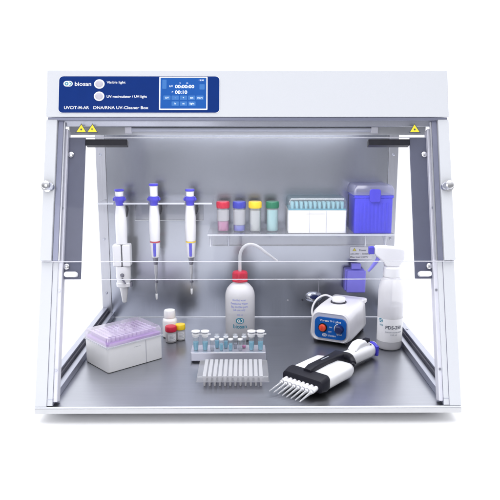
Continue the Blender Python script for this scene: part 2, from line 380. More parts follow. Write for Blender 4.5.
# warning stickers on the upper pane
def triangle(parent, T, s, nm='warning_triangle'):
    def tri(k, z0, z1, mm, name):
        P = [(-k,-k*0.62),(k,-k*0.62),(0,k*1.05)]
        return MB(T).add([(a,b,z0) for a,b in P]+[(a,b,z1) for a,b in P], [(0,2,1),(3,4,5),(0,1,4,3),(1,2,5,4),(2,0,3,5)]).build(name, mm, parent, smooth=False)
    o = tri(s, 0, 0.3, 'ink', nm); tri(s*0.80, 0.3, 0.5, 'warn', 'yellow_face')
    return o
def SF(x, t, nn=4.6): return Z0 @ S @ Matrix.Translation((x, nn, t)) @ Matrix(((1,0,0,0),(0,0,1,0),(0,1,0,0),(0,0,0,1)))
for x, k in ((-285.5, 0), (-266.5, 1), (286.5, 0)):
    triangle(CAB, SF(x, 466), 10)
    if k == 0: MB(SF(x, 465.5, 5.2)).add([(2.6*math.cos(a*math.pi/6)*(1 if a % 2 else 0.45), 2.6*math.sin(a*math.pi/6)*(1 if a % 2 else 0.45), 0) for a in range(12)], [tuple(range(12))]).build('sunburst', 'ink', CAB, smooth=False)
    else: text('≋', 7, 'ink', CAB, SF(x-2.4, 463.6, 5.2), 'heat_mark', thick=0.05)
# control panel on the fascia
uF = Vector((0,22.5,77.5)).normalized(); nF = Vector((0,-77.5,22.5)).normalized()
KX, KS = 1.040, 0.948
def HF(x, s, z=0.0):
    o = Vector((-323.0+(x+318)*KX, 149, 462+27)) + uF*(6.4+(s-18.6)*KS) + nF*z
    return basis(o, (1,0,0), uF, nF) @ Matrix.Diagonal((KX, KS, 1, 1))
cp = bpy.data.objects.new('control_panel', None)
def plate(x0, x1, s0, s1, r, z0, z1, m, name, parent):
    return MB(HF(0, 0)).prism(rrect(x0,x1,s0,s1,r), 'z', z0, z1).build(name, m, parent, smooth=False)
cp = plate(-319.3, -53.5, 18.6, 88, 8, 0.2, 0.9, 'white', 'control_panel', CAB)
plate(-318.3, -54.5, 19.6, 87, 7.2, 0.95, 1.3, 'blue_panel', 'blue_film', cp)
logo(cp, HF(-303.5, 73, 1.35), 7.6, 'white', 'inkteal')
text('biosan', 10.6, 'white', cp, HF(-293, 69.3, 1.35), width=27, bold=0.12)
for s_ in (72.3, 49.6):
    b = MB(HF(-252, s_, 1.3)).lathe([(8.6,0),(8.6,1.0),(8.0,1.4)], seg=32).build('push_button', 'white', cp)
    MB(HF(-252, s_, 2.8)).lathe([(6.3,0),(6.3,0.8),(5.6,1.2)], seg=32).build('button_dome', 'greybtn', b)
text('Visible light', 6.2, 'white', cp, HF(-240, 73.6, 1.35), width=31, bold=0.10)
text('UV-recirculator / UV-light', 6.2, 'white', cp, HF(-240, 47.2, 1.35), width=66, bold=0.10)
text('UVC/T-M-AR', 7.6, 'white', cp, HF(-309.5, 26.2, 1.35), width=41, bold=0.11)
text('DNA/RNA UV-Cleaner Box', 7.6, 'white', cp, HF(-261.5, 26.2, 1.35), width=90, bold=0.11)
sc = plate(-153.5, -74, 24.6, 86, 1.2, 1.35, 1.9, 'white', 'display', CAB)
plate(-151.4, -76, 26.8, 83.8, 0.8, 1.95, 2.1, 'screen', 'display_face', sc)
def key(x, s_, w, h): plate(x-w/2, x+w/2, s_-h/2, s_+h/2, 1, 2.15, 2.25, 'screen_btn', 'display_key', sc)
for i in range(5): key(-140.6+i*13.55, 46.9, 11.8, 8.2)
for x in (-127, -113.4, -99.4): key(x, 36, 11.8, 8.2)
key(-145, 72, 7, 17); key(-83, 67, 8.5, 10)
text('00:00:00', 8.2, 'screen_txt', sc, HF(-127.5, 64.8, 2.3), 'readout', width=31.5, bold=0.15)
text('00:10', 8.2, 'screen_txt', sc, HF(-127.5, 54.4, 2.3), 'readout', width=20, bold=0.15)
text('h', 4, 'screen_txt', sc, HF(-120, 73, 2.3), 'unit_mark'); text('m', 4, 'screen_txt', sc, HF(-109, 73, 2.3), 'unit_mark')
text('UV', 4.6, 'screen_txt', sc, HF(-137, 66.6, 2.3), 'unit_mark'); text('>', 5, 'screen_txt', sc, HF(-133, 56, 2.3), 'unit_mark')
text('12:30', 4, 'screen_txt', sc, HF(-89, 78, 2.3), 'clock_mark')
for i, tx in enumerate(('UV', '-', '+', 'set', 'start')): text(tx, 4.6, 'screen_txt', sc, HF(-140.6+i*13.55, 45.4, 2.3), 'key_mark', 'CENTER')
for x, tx in ((-127, 'h'), (-113.4, 'm'), (-99.4, 'light')): text(tx, 4.6, 'screen_txt', sc, HF(x, 34.6, 2.3), 'key_mark', 'CENTER')
# on the back wall: sign, socket with blue lid, cable port
sg = cb().prism(rrect(241,292,141.5,170.5,2), 'y', 495.6, 497.3).build('warning_plate', 'labelw', CAB, smooth=False)
triangle(sg, Z0 @ front(251, 495.5, 164), 4.6)
text('Power', 6.4, 'ink', sg, Z0 @ front(262, 495.5, 161), thick=0.05, bold=0.08)
text('220-240V ~ 50/60Hz', 5.4, 'ink', sg, Z0 @ front(241.5, 495.5, 152.5), thick=0.05, width=46, bold=0.06)
text('Max load 350W', 5.4, 'ink', sg, Z0 @ front(241.5, 495.5, 145), thick=0.05, width=42, bold=0.06)
sk = cb().box(226,272,470,497,70,123).build('socket_housing', 'pblue_l', CAB, bevel=4, seg=3)
cb().box(230,274,464,469.7,68,121).build('socket_lid', 'pblue_l', sk, bevel=3, seg=3)
cb().box(240,262,466,480,123.3,137).build('lid_hinge', 'pblue_l', sk, bevel=2)
PT = Matrix.Translation((158,497,50)) @ Matrix.Rotation(R(90),4,'X')
cp2 = cb(PT).lathe([(21,0),(21,3),(18,8),(13,16),(9,20),(0.5,21)], ey=0.62, seg=40).build('cable_port', 'chrome', CAB)
cb(PT).lathe([(11,12),(11,18.5),(7,22),(0.5,22.5)], (0,3,0), ey=0.5, seg=30).build('port_plug', 'navy', cp2)
cb(Matrix.Translation((131,497,42)) @ Matrix.Rotation(R(90),4,'X')).lathe([(2.2,0),(2.2,2.5)], seg=14).build('stud', 'groove', CAB)
cb(Matrix.Translation((96,497,42)) @ Matrix.Rotation(R(90),4,'X')).lathe([(2.2,0),(2.2,1)], seg=14).build('stud', 'chrome', CAB)

# ================================================================== acrylic shelves
ZS = 216.0
sh = thing('acrylic_shelf', 'clear acrylic shelf on the steel wall carrying four capped tubes and two boxes', 'shelf', (121, 450, ZS-3))
def ms(): return MB(Matrix.Translation((-121,-450,-(ZS-3))))
ms().box(-90,319,406,497,ZS-3,ZS).build('shelf_board', 'acr', sh, smooth=False)
ms().box(-90,319,404.6,405.9,ZS-3.4,ZS+0.2).build('front_edge', 'acr_edge', sh)
ms().box(-84,317,493.5,496.6,ZS-41,ZS-3.2).build('back_strip', 'acr', sh, smooth=False)
ms().box(-84,317,492.6,493.4,ZS-42.4,ZS-40.9).build('strip_edge', 'acr_edge', sh)
for x in (-84, -44, 257, 302):
    b = ms().prism([(408,ZS-3.3),(440,ZS-3.3),(440,ZS-8),(420,ZS-26),(414,ZS-26)], 'x', x-3, x+3).build('bracket', 'acr', sh, bevel=0.6)
    ms().box(x-1.2,x+1.2,410,413,ZS-28,ZS-6).build('bracket_pin', 'rail' if x == -44 else 'acr_edge', b)
ZH = 283.0
hl = thing('pipette_holder', 'clear acrylic holder plate on the steel wall with three pipettes hanging in it', 'holder', (-205, 460, ZH-4))
def mh(): return MB(Matrix.Translation((205,-460,-(ZH-4))))
PX = (-285.5, -209.5, -129.5); PY = 440
poly = [(-331,498),(-331,424)]
for px in PX:
    poly += [(px-10.5,424),(px-10.5,PY)] + [(px+10.5*math.cos(R(a)), PY+10.5*math.sin(R(a))) for a in range(160, 10, -20)] + [(px+10.5,PY),(px+10.5,424)]
poly += [(-80,424),(-80,498)]
mh().prism(poly, 'z', ZH-3, ZH).build('holder_plate', 'acr', hl, smooth=False)
xs = [-331] + [v for px in PX for v in (px-10.5, px+10.5)] + [-80]
for i in range(0, 8, 2): mh().box(xs[i], xs[i+1], 422.8, 423.9, ZH-3.2, ZH+0.2).build('front_edge', 'acr_edge', hl)
mh().box(-262,-104,493,497,ZH-48,ZH-3.2).build('back_strip', 'acr', hl, smooth=False)
mh().box(-262,-104,492,492.9,ZH-49.5,ZH-47.9).build('strip_edge', 'acr_edge', hl)

# ================================================================== pipettes
def slim_pipette(name, label, x, ztop, zbot, ring):
    t = thing(name, label, 'pipette', (x, PY, zbot), 0, 'pipettes hanging in the acrylic holder')
    H = ztop - zbot; k = 280 - zbot            # k: height of the top of the white body
    MB().lathe([(9.5,H-5),(10.5,H-4),(10.5,H-1),(9.5,H)]).build('plunger_button', 'pblue', t)
    MB().lathe([(8.5,k+16),(8.8,H-8),(9.6,H-5.3)]).build('plunger_stem', 'wplastic', t)
    c = MB().lathe([(8.5,k-4),(9.6,k+3),(11.5,k+6),(12.6,k+10),(12.0,k+15.7)]).build('volume_collar', 'pblue', t)
    MB().box(-14.5,14.5,-4,4,k+6,k+13).build('side_lugs', 'pblue', c, bevel=2)
    MB().lathe([(11.0,k-84),(12.2,k-60),(12.0,k-30),(10.6,k-14),(9.8,k-4.3)], ey=1.15).build('handle_body', 'wplastic', t, bevel=0.4)
    MB().prism([(12,k-2),(17,k-3),(18.5,k-12),(15,k-24),(13,k-24),(14,k-10)], 'y', -4, 4).build('finger_hook', 'black', t, bevel=1)
    MB().lathe([(11.6,k-87),(11.6,k-84.3)], ey=1.1).build('colour_ring', ring, t)
    lo = MB().lathe([(8.4,k-121),(9.6,k-110),(11.0,k-87.3)], ey=1.05).build('lower_body', 'wplastic', t)
    MB().prism([(-3.4,k-88),(3.4,k-88),(2.8,k-118),(-2.8,k-118)], 'y', -12.5, -8).build('ejector_stripe', 'pblue', lo, bevel=0.5)
    MB().lathe([(4.4,k-138),(5.2,k-130),(6.5,k-121.3)]).build('nose_collar', 'smoke', t)
    MB().lathe([(1.2,0.5),(2.0,18),(3.4,60),(4.0,k-160),(4.3,k-138.3)], seg=20).build('shaft', 'tipc', t)
    MB().lathe([(0.7,1),(1.0,18),(1.3,60),(1.4,k-139)], seg=12).build('inner_rod', 'smoke', t)
    MB().lathe([(4.4,k-180),(4.4,k-176)], seg=20).build('shaft_ring', 'smoke', t)
    MB().lathe([(1.6,-3),(2.4,0),(2.6,10),(2.4,10.4)], seg=16).build('tip_end', 'wplastic', t)
slim_pipette('pipette', 'slim white pipette with a red ring, middle of the three hanging in the holder', PX[1], 324, 63, 'red')
slim_pipette('pipette', 'slim white pipette with a yellow ring, nearest the coloured tubes', PX[2], 312, 75, 'yellow')
t = thing('large_pipette', 'broad bodied white pipette with large white nose cone at the left end of the holder', 'pipette', (PX[0], PY, 54), 0, 'pipettes hanging in the acrylic holder')
MB().lathe([(9.5,253),(10.8,254),(10.8,257),(9.5,258)]).build('plunger_button', 'pblue', t)
MB().lathe([(8.5,242),(8.8,249),(9.6,252.7)]).build('plunger_stem', 'wplastic', t)
c = MB().lathe([(8.5,222),(9.6,229),(11.5,232),(12.6,236),(12.0,241.7)]).build('volume_collar', 'pblue', t)
MB().box(-14.5,14.5,-4,4,232,239).build('side_lugs', 'pblue', c, bevel=2)
MB().lathe([(12.0,136),(12.8,166),(12.4,196),(11.0,212),(10,221.7)], (1.5,0,0), ey=1.15).build('handle_body', 'wplastic', t)
MB().prism([(13,222),(18,221),(19.5,212),(16,196),(14,196),(15,214)], 'y', -4, 4).build('finger_hook', 'black', t, bevel=1)
T2 = Matrix.Translation((2.5,0,0))
MB(T2).box(-20,-1.2,-15,12,85,135.5).build('lower_shell', 'wplastic', t, bevel=3.5, seg=3)
MB(T2).box(1.2,19,-15,12,85,135.5).build('lower_shell', 'wplastic', t, bevel=3.5, seg=3)
MB(T2).box(-1.1,1.1,-12,10,70,135).build('shell_gap', 'groove', t)
b = MB(T2).lathe([(15,48),(16.5,60),(16.5,84.6)], (0,-1,0), ey=0.85).build('nose_body', 'wplastic', t)
MB(T2 @ Matrix.Translation((0,-15,66)) @ Matrix.Rotation(R(90),4,'X')).lathe([(4.6,0),(4.6,1.6),(3,2.4)], seg=20).build('vent_hole', 'smoke', b)
MB(T2).prism([(-3,58),(5,47),(8,47),(1,60)], 'y', -17, -14).build('ejector_slot', 'smoke', b)
cl = MB(T2).lathe([(12,36),(16.5,38),(17,46),(15,47.7)], ey=0.9).build('nose_collar', 'wplastic', t)
MB(T2).box(13,20,-6,6,37,48).build('ejector_arm', 'smoke', cl, bevel=1)
MB(T2).lathe([(4.6,0),(5.2,2),(8.4,26),(10.5,35.7)]).build('nose_cone', 'wplastic', t)

# ================================================================== capped tubes on the shelf
def capped_tube(x, cap, liq, lh, label, capname, band=True):
    t = thing('capped_tube', label, 'tube', (x, 448, ZS+0.3), 0, 'colour capped tubes on the acrylic shelf')
    MB().lathe([(12.6,0),(13.6,1.2),(13.6,53),(12.5,54),(12.5,2)], seg=36, cap1=False).build('tube_wall', 'frost2', t)
    MB().lathe([(12.0,2.2),(12.2,4),(12.2,lh)], seg=36).build('contents', liq, t)
    c = MB().lathe([(14.0,52.5),(14.4,53.5),(14.4,66),(13.4,67.6),(0.5,67.8)], seg=44).build('screw_cap', cap, t)
    rb = MB()
    for i in range(30):
        a = 2*math.pi*i/30; rb.tube([(14.4*math.cos(a),14.4*math.sin(a),54.5),(14.4*math.cos(a),14.4*math.sin(a),65.5)], 0.45, 5)
    rb.build('cap_ribs', cap, c)
    if band: MB(Matrix.Rotation(R(-90),4,'Z')).rings([[(r*math.cos(a),r*math.sin(a),z) for a in [R(-80+i*8) for i in range(21)]] for r,z in ((13.75,lh+2),(13.75,49))], False, False).build('paper_label', 'frost', t)
capped_tube(-57, 'red', 'pink', 23, 'tube with a red cap and magenta contents, at the left end of the shelf', 'red')
capped_tube(-20.5, 'blue', 'bluliq', 14, 'tube with a dark blue cap and blue liquid at its bottom', 'blue')
capped_tube(14.8, 'yellow', 'greyliq', 47, 'tube with a yellow cap between the blue and green capped tubes', 'yellow', False)
capped_tube(53.4, 'green', 'aqualiq', 49, 'tube with a green cap and pale green contents next to the teal box', 'green', False)

# ================================================================== teal tip box on the shelf
TX, TY = 151, 456
t = thing('pipette_tip_box', 'white tip box with clear lid over teal tips, standing on the acrylic shelf', 'tip box', (TX, TY, ZS+0.3))
MB().prism(rrect(-64,64,-41,41,5), 'z', 0, 51).build('box_base', 'wbox', t, bevel=1)
MB().box(-63,63,-40,40,51.3,54).build('tip_rack', 'teal', t, bevel=0.5)
for x in (-17, 19.5): MB().box(x-0.4,x+0.4,-41.4,-41.05,2,50).build('panel_seam', 'seam', t)
MB().box(-26,16,-41.4,-41.05,43,43.8).build('panel_seam', 'seam', t)
lid = MB()
sec = lambda z, i: [(x, y, z) for x, y in rrect(-65+i,65-i,-42+i,42-i,5)]
lid.rings([sec(51.4,0), sec(70,0.6), sec(77,4), sec(77.6,7)], False, True).build('clear_lid', 'lidblue', t)
tip_hi = None
for r_ in range(3):
    for c_ in range(12):
        loc = (TX+2.4-55+c_*10, TY-34+r_*10, ZS+54.4)
        if tip_hi is None:
            tip_hi = tag(MB().lathe([(2.6,0),(3.3,6),(3.7,13),(3.7,14.5),(2.9,14.5)], seg=14).build('pipette_tip', 'teal_l'),
                'pale aqua pipette tip standing in the teal rack under the clear lid', 'pipette tip', 'aqua tips in the box on the shelf'); tip_hi.location = Vector(loc)*K
        else:
            o = tip_hi.copy(); COL.objects.link(o); o.location = Vector(loc)*K; o.rotation_euler = (random.uniform(-.03,.03), random.uniform(-.03,.03), 0)

# ================================================================== blue rack box on the shelf
t = thing('blue_storage_box', 'translucent royal blue box with milky lid at the right end of the shelf', 'storage box', (274, 452, ZS+0.3))
MB().prism(rrect(-42.5,40.5,-40,42,4), 'z', 0, 78).build('box_body', 'bluebox', t, bevel=1.2)
for i in range(8): MB().prism(rrect(-31+i*8.2,-26.5+i*8.2,4,68,1.5), 'y', -40.7, -40.2).build('front_rib', 'bluebox', t)
MB().box(-44,42,-41,43,78.3,84).build('box_rim', 'bluebox', t, bevel=1)
lid = MB(); sec = lambda z, i: [(x, y, z) for x, y in rrect(-46+i,44-i,-42+i,44-i,6)]
lid.rings([sec(84.4,0), sec(98,0.8), sec(105,5), sec(106,12)], True, True).build('milky_lid', 'lidviolet', t)
MB().prism(rrect(-12,12,70,98,5), 'y', -46.5, -42.4).build('latch', 'pblue', t, bevel=1)

# ================================================================== tip box on the floor
BA = 42.0
t = thing('pipette_tip_box', 'white tip box with clear lid over lilac tips, on the steel floor at left', 'tip box', (-243, 216.5, 0.3), BA-0.5)
MB().prism(rrect(-60,60,-43,43,5), 'z', 0, 49).build('box_base', 'wbox', t, bevel=1.2)
MB().prism(rrect(-58,58,-41,41,4), 'z', 49.3, 54).build('tip_rack', 'purple', t, bevel=0.6)
MB().box(22,22.7,-43.5,-43.05,1.5,48).build('panel_seam', 'seam', t)
text('——', 7, 'inkgrey', t, front(-4, -43.2, 36), 'embossed_mark', thick=0.05)
lid = MB(); sec = lambda z, i: [(x, y, z) for x, y in rrect(-61.5+i,61.5-i,-44.5+i,44.5-i,6)]
lo = lid.rings([sec(47.5,0), sec(61,0.7), sec(66,3), sec(66.8,6)], False, True).build('clear_lid', 'lidclear', t)
MB().box(-61.9,61.9,-45,-44.3,47,49).build('lid_rim', 'acr_edge', lo)
MB().box(-62.2,-61.6,-44.2,45,47,49).build('lid_rim', 'acr_edge', lo)
tlo = None; TM = Matrix.Translation((-240.6,216.5,0)) @ Matrix.Rotation(R(BA-0.5),4,'Z')
for r_ in range(8):
    for c_ in range(12):
        p = TM @ Vector((-49.5+c_*9, -31.5+r_*9, 54.4))
        if tlo is None:
            tlo = tag(MB().lathe([(2.4,0),(3.2,2),(3.6,6),(3.6,8),(2.8,8)], seg=12).build('pipette_tip', 'lilac'),
                'lilac pipette tip standing in the lilac rack under the clear lid', 'pipette tip', 'lilac tips in the box on the floor'); tlo.location = p*K
        else:
            o = tlo.copy(); COL.objects.link(o); o.location = p*K; o.rotation_euler = (random.uniform(-.05,.05), random.uniform(-.05,.05), 0)

# ================================================================== small bottles behind the tip box
t = thing('reagent_bottle', 'small blank white bottle with white screw cap behind two vials', 'bottle', (-170.5, 356, 0.3))
MB().lathe([(13,0),(15.6,1.5),(15.8,36),(14.5,40),(11.5,43)]).build('bottle_body', 'wbox', t)
MB().lathe([(12.2,43.2),(12.8,44),(12.4,57),(11.2,59.5),(0.5,60)], seg=40).build('screw_cap', 'wplastic', t)
def vial(x, y, cap, liq, label, r):
    t = thing('reagent_vial', label, 'vial', (x, y, 0.3), 0, 'small vials in front of the white bottle')
    MB().lathe([(r-1.5,0),(r,1.2),(r,20),(r-1,22),(r-2,22.5)]).build('vial_body', 'frost', t)
    MB().lathe([(r-1.8,1.2),(r-1.4,2),(r-1.4,15)]).build('contents', liq, t)
    c = MB().lathe([(r-0.6,23),(r+0.6,23.8),(r+0.6,33),(r-0.4,34.4),(0.5,34.8)], seg=36).build('screw_cap', cap, t)
    lb = MB(Matrix.Rotation(R(-78),4,'Z')).rings([[(q*math.cos(a),q*math.sin(a),z) for a in [R(-38+i*5) for i in range(19)]] for q,z in ((r+0.2,4),(r+0.2,19))], False, False).build('paper_label', 'labelw', t)
    for i, zz in enumerate((15.5, 12.5, 9.5, 6.5)):
        MB(Matrix.Rotation(R(-78),4,'Z')).rings([[(q*math.cos(a),q*math.sin(a),z) for a in [R(-20+j*5) for j in range(9+3*(i % 2))]] for q,z in ((r+0.35,zz),(r+0.35,zz+0.8))], False, False).build('print_line', 'inkgrey', lb)
vial(-164.5, 322, 'red', 'darkred', 'small vial with a red cap and dark contents, left of the yellow one', 11.5)
vial(-146, 335, 'yellow', 'greyliq', 'small vial with a yellow cap, half behind the red capped vial', 10.2)

# ================================================================== wash bottle
t = thing('wash_bottle', 'tall white squeeze wash bottle with red cap and bent clear spout', 'bottle', (-18.7, 350, 0.3))
MB().lathe([(26,0),(30,1.5),(31.5,6),(31.5,92),(30.8,100),(27.5,109),(21,117),(15,121.5),(14,124)], seg=56).build('bottle_body', 'pe', t)
MB().lathe([(24,2.5),(28,4),(29.8,8),(29.8,60)], seg=40).build('contents', 'water', t)
c = MB().lathe([(15.0,124.3),(16.6,125),(16.6,128),(15.6,129),(15.6,143),(14.2,145.5),(0.5,146)], seg=48).build('screw_cap', 'red', t)
rb = MB()
for i in range(36):
    a = 2*math.pi*i/36; rb.tube([(15.7*math.cos(a),15.7*math.sin(a),130),(15.7*math.cos(a),15.7*math.sin(a),142.5)], 0.5, 5)
rb.build('cap_ribs', 'red', c)
pts = [(0,0,146),(0,0,152),(0,0,170),(0.5,0,182),(4,0,192),(11,0,200),(20,0,203.5),(31,0,202),(42,0,196),(53,0,187),(64,0,179),(79,0,168)]
def smooth_path(P, n=6):
    P = [Vector(p) for p in P]; out = []
    for i in range(len(P)-1):
        a, b, c_, d_ = P[max(i-1,0)], P[i], P[i+1], P[min(i+2,len(P)-1)]
        for k in range(n):
            u = k/n; out.append(0.5*((2*b) + (c_-a)*u + (2*a-5*b+4*c_-d_)*u*u + (3*b-a-3*c_+d_)*u**3))
    return out + [P[-1]]
sp = smooth_path(pts); MB().tube(sp, [3.4 - 1.5*max(0, (i/len(sp)-0.75))*4*0.8 for i in range(len(sp))], 14).build('spout', 'frost', t)
MB().tube([(0,0,6),(0,0,120)], 2.6, 12).build('dip_tube', 'frost2', t)
WT = front(0, -31.6, 0)
for z, tx, w in ((88.5,'Distilled water',29),(81,'Destilliertes Wasser',38),(74,'Eau distillée pure',36),(67.5,'Lab use only',26)):
    text(tx, 6.2, 'inkblue', t, WT @ Matrix.Translation((0,z,-0.15)), 'printed_line', 'CENTER', wrap=31.9, dx=-1.5, thick=0.05, width=w, bold=0.06)
text('500 ml', 4.6, 'inkblue', t, WT @ Matrix.Translation((0,57.5,0)) , 'printed_line', 'CENTER', wrap=31.6, thick=0.05)
logo(t, WT @ Matrix.Translation((0,46,0.1)), 8.6, 'inkteal', 'white', wrap=31.6)
text('biosan', 12, 'inkteal', t, WT @ Matrix.Translation((0,29.5,0)), 'lettering', 'CENTER', wrap=31.6, thick=0.05, width=29, bold=0.15)

# ================================================================== aluminium tube block
t = thing('tube_block', 'satin aluminium tube block holding microtubes, in front of the wash bottle', 'tube rack', (-40.5, 221, -0.5))
MB().prism(rrect(-72.5,72.5,-22,24,2.5), 'z', 4, 20.5).build('block_body', 'alu', t, bevel=1)
MB().prism(rrect(-69,69,-19,21,2.5), 'z', 0, 3.7).build('rubber_foot', 'groove', t)
sock = MB()
big = [(-104,0),(-86,1),(4,1),(21,0)]
BX = []
def big_tube(x, y, label):
    q = thing('snap_cap_tube', label, 'microtube', (x, y-7, 20.2), 0, 'large microtubes in the aluminium block')
    MB().lathe([(4.2,0),(5.4,12),(5.7,24),(5.7,29)], seg=24, cap1=False).build('tube_wall', 'frost2', q)
    MB().lathe([(3.9,0.4),(5.0,12),(5.2,16.5)], seg=20).build('contents', 'cyan', q)
    c = MB().lathe([(6.2,27),(6.2,30),(7.6,31),(7.6,33),(6,33.8)], seg=24).build('snap_cap', 'wbox', q)
    MB().lathe([(7.4,36.2),(8.2,37),(8.2,38.6),(6.4,39.2)], seg=24).build('cap_top', 'wbox', c)
    MB().lathe([(5.4,34),(5.4,36)], seg=20).build('cap_neck', 'frost2', c)
    MB().box(6,11,-2,2,31.4,32.8).build('cap_tab', 'wbox', c, bevel=0.5)
for x, lab in ((-103.5,'large open microtube of pale blue liquid at the left end of the block'),
               (-85.5,'large microtube of pale blue liquid, second from the left end of the block'),
               (4.5,'large microtube of pale blue liquid, second from the right end of the block'),
               (22,'large microtube of pale blue liquid at the right end of the block')): big_tube(x, 222, lab)
def small_tube(x, y, liq, lh, label):
    q = thing('microtube', label, 'microtube', (x, y-7, 20.2), 0, 'small clear microtubes in the aluminium block')
    MB().lathe([(3.6,0),(4.2,3),(4.4,21)], seg=20, cap1=False).build('tube_wall', 'frost2', q)
    MB().lathe([(3.0,0.5),(3.7,3),(3.8,lh)], seg=16).build('contents', liq, q)
    c = MB().lathe([(4.9,21.3),(4.9,23.4),(3.4,24)], seg=20).build('cap', 'wbox', q)
    if y > 225: MB().lathe([(3.2,24.2),(4.6,25),(4.6,28),(3.4,28.8)], seg=20).build('cap_top', 'frost2', c)
sm = [(-71.5,219,'water',6,'small clear microtube standing first in the front row of the block'),
      (-54,219,'cyan',13,'small microtube with blue liquid, second in the front row of the block'),
      (-36,219,'cyan',13,'small microtube with blue liquid, third in the front row of the block'),
      (-17.5,219,'water',5,'small clear microtube, last in the front row of the block'),
      (-63,233,'cyan',15,'small microtube with blue liquid, first in the back row of the block'),
      (-45.5,233,'cyan',14,'small microtube with blue liquid, second in the back row of the block'),
      (-27,233,'water',9,'small clear microtube, third in the back row of the block'),
      (-10,233,'pink',4,'small microtube with a trace of pink, last in the back row of the block')]
for a in sm: small_tube(*a)

# ================================================================== well plate
t = thing('well_plate', 'translucent white plate of wells on the floor in front of the aluminium block', 'well plate', (-29.5, 123, 0.3))
pl = MB()
pl.rings([[(x,y,z) for x,y in rrect(-63.5+i,63.5-i,-42.5+i,42.5-i,3)] for z,i in ((10.2,0),(10.2,0.0),(18,1.0),(18.8,2.0))], False, True).build('plate_deck', 'plate', t)
MB().box(-63.8,63.8,-43.1,-42.6,9.4,11.2).build('plate_rim', 'plate', t)
well = None
for r_ in range(8):
    for c_ in range(12):
        loc = Vector((-49.5+c_*9, -31.5+r_*9 - 5, 0))*K
        if well is None:
            well = MB().lathe([(1.3,0),(1.9,1.5),(3.1,15),(3.4,18.6),(2.7,18.6)], seg=14, cap1=False).build('well', 'pe', t); well.location = loc
        else:
            o = well.copy(); COL.objects.link(o); o.parent = t; o.location = loc
for c_ in range(12): MB().prism([(-41,18.9),(41,18.9),(41,20.2),(-41,20.2)], 'x', -49.5+c_*9-3.1, -49.5+c_*9+3.1).build('column_strip', 'frost', t, bevel=0.5)

# ================================================================== vortex mixer
VA = -26.0
t = thing('vortex_mixer', 'white vortex mixer with blue face, red switch and dark dial', 'lab mixer', (197, 361, 0.3), VA)
# local: x across the face, -y to the face. front face at y = -64
def vsec(y, w, z0, z1, r):
    return [(x*(1.0-0.12*(z/75.0)), y, z) for x, z in rrect(-w, w, z0, z1, r, 8)]
body = MB()
body.rings([vsec(-62,36,9,63,14), vsec(-65,42,7,66,16), vsec(-63,45,5,69,17), vsec(-52,47,4,73,17), vsec(-20,47,4,75,16), vsec(30,46,4,75,15), vsec(56,45,4,74,14), vsec(62,42,7,70,14)])
body.build('housing', 'vortex', t)
MB().prism(rrect(-35,42,46,70,8), 'z', 63, 72).build('rear_lip', 'vortex', t, bevel=2, seg=3)
for x in (-34, 34):
    for y in (-48, 48): MB().lathe([(7,0),(7,5)], (x,y,0), 20).build('rubber_foot', 'groove', t)
MB().lathe([(17,74.6),(17,77.2),(13,77.4)], (-2,-4,0), 36).build('cup_seat', 'groove', t)
MB().lathe([(10,76),(14.4,78),(15,83),(14,85.5),(9,86.2),(7,84.8),(0.5,84.6)], (-2,-4,0), 36).build('shaker_cup', 'wbox', t)
fa = MB().prism(rrect(-33,35,12,57,11), 'y', -66.6, -63).build('face_label', 'vblue', t, bevel=0.3)
VF = lambda x, z, e=0: front(x, -66.8-e, z)
text('Vortex V-1 plus', 6.0, 'white', fa, VF(1, 48.5), 'lettering', 'CENTER', width=46, thick=0.05, bold=0.1)
logo(fa, VF(-11, 19.5), 4.8, 'white', 'vblue'); text('biosan', 6.4, 'white', fa, VF(-4, 17.4), width=17, thick=0.05)
text('ON', 4.2, 'white', fa, VF(-1.5, 36), thick=0.05); text('OFF', 4.2, 'white', fa, VF(-3, 26), thick=0.05)
text('Speed', 4.6, 'white', fa, VF(15, 22.5), thick=0.05, bold=0.06)
kn = MB(Matrix.Translation((-15,-66.7,35)) @ Matrix.Rotation(R(90),4,'X')).lathe([(9.6,0),(9.6,1.5),(8.8,2)]).build('switch_bezel', 'black', t)
MB(Matrix.Translation((-15,-68.8,35)) @ Matrix.Rotation(R(90),4,'X')).lathe([(7.4,0),(7.4,2),(6,3)]).build('power_switch', 'orange', kn)
MB().box(-15.5,-14.5,-72.3,-71.9,31,39).build('switch_mark', 'red', kn)
dl = MB(Matrix.Translation((21,-66.7,36)) @ Matrix.Rotation(R(90),4,'X')).lathe([(9.2,0),(9.2,2),(7.8,9),(6.6,10)]).build('speed_dial', 'navy', t)
MB().prism([(math.cos(R(a))*11.6+21, math.sin(R(a))*11.6+36) for a in range(110,251,10)] + [(math.cos(R(a))*10.2+21, math.sin(R(a))*10.2+36) for a in range(250,109,-10)], 'y', -67.1,-66.7).build('dial_scale', 'white', dl)
MB().tube(smooth_path([(-30,34,74),(-42,26,79),(-54,14,74),(-61,4,62),(-62,-4,48),(-57,-9,37),(-44,-12,30)]), 2.2, 12).build('cord', 'wplastic', t)

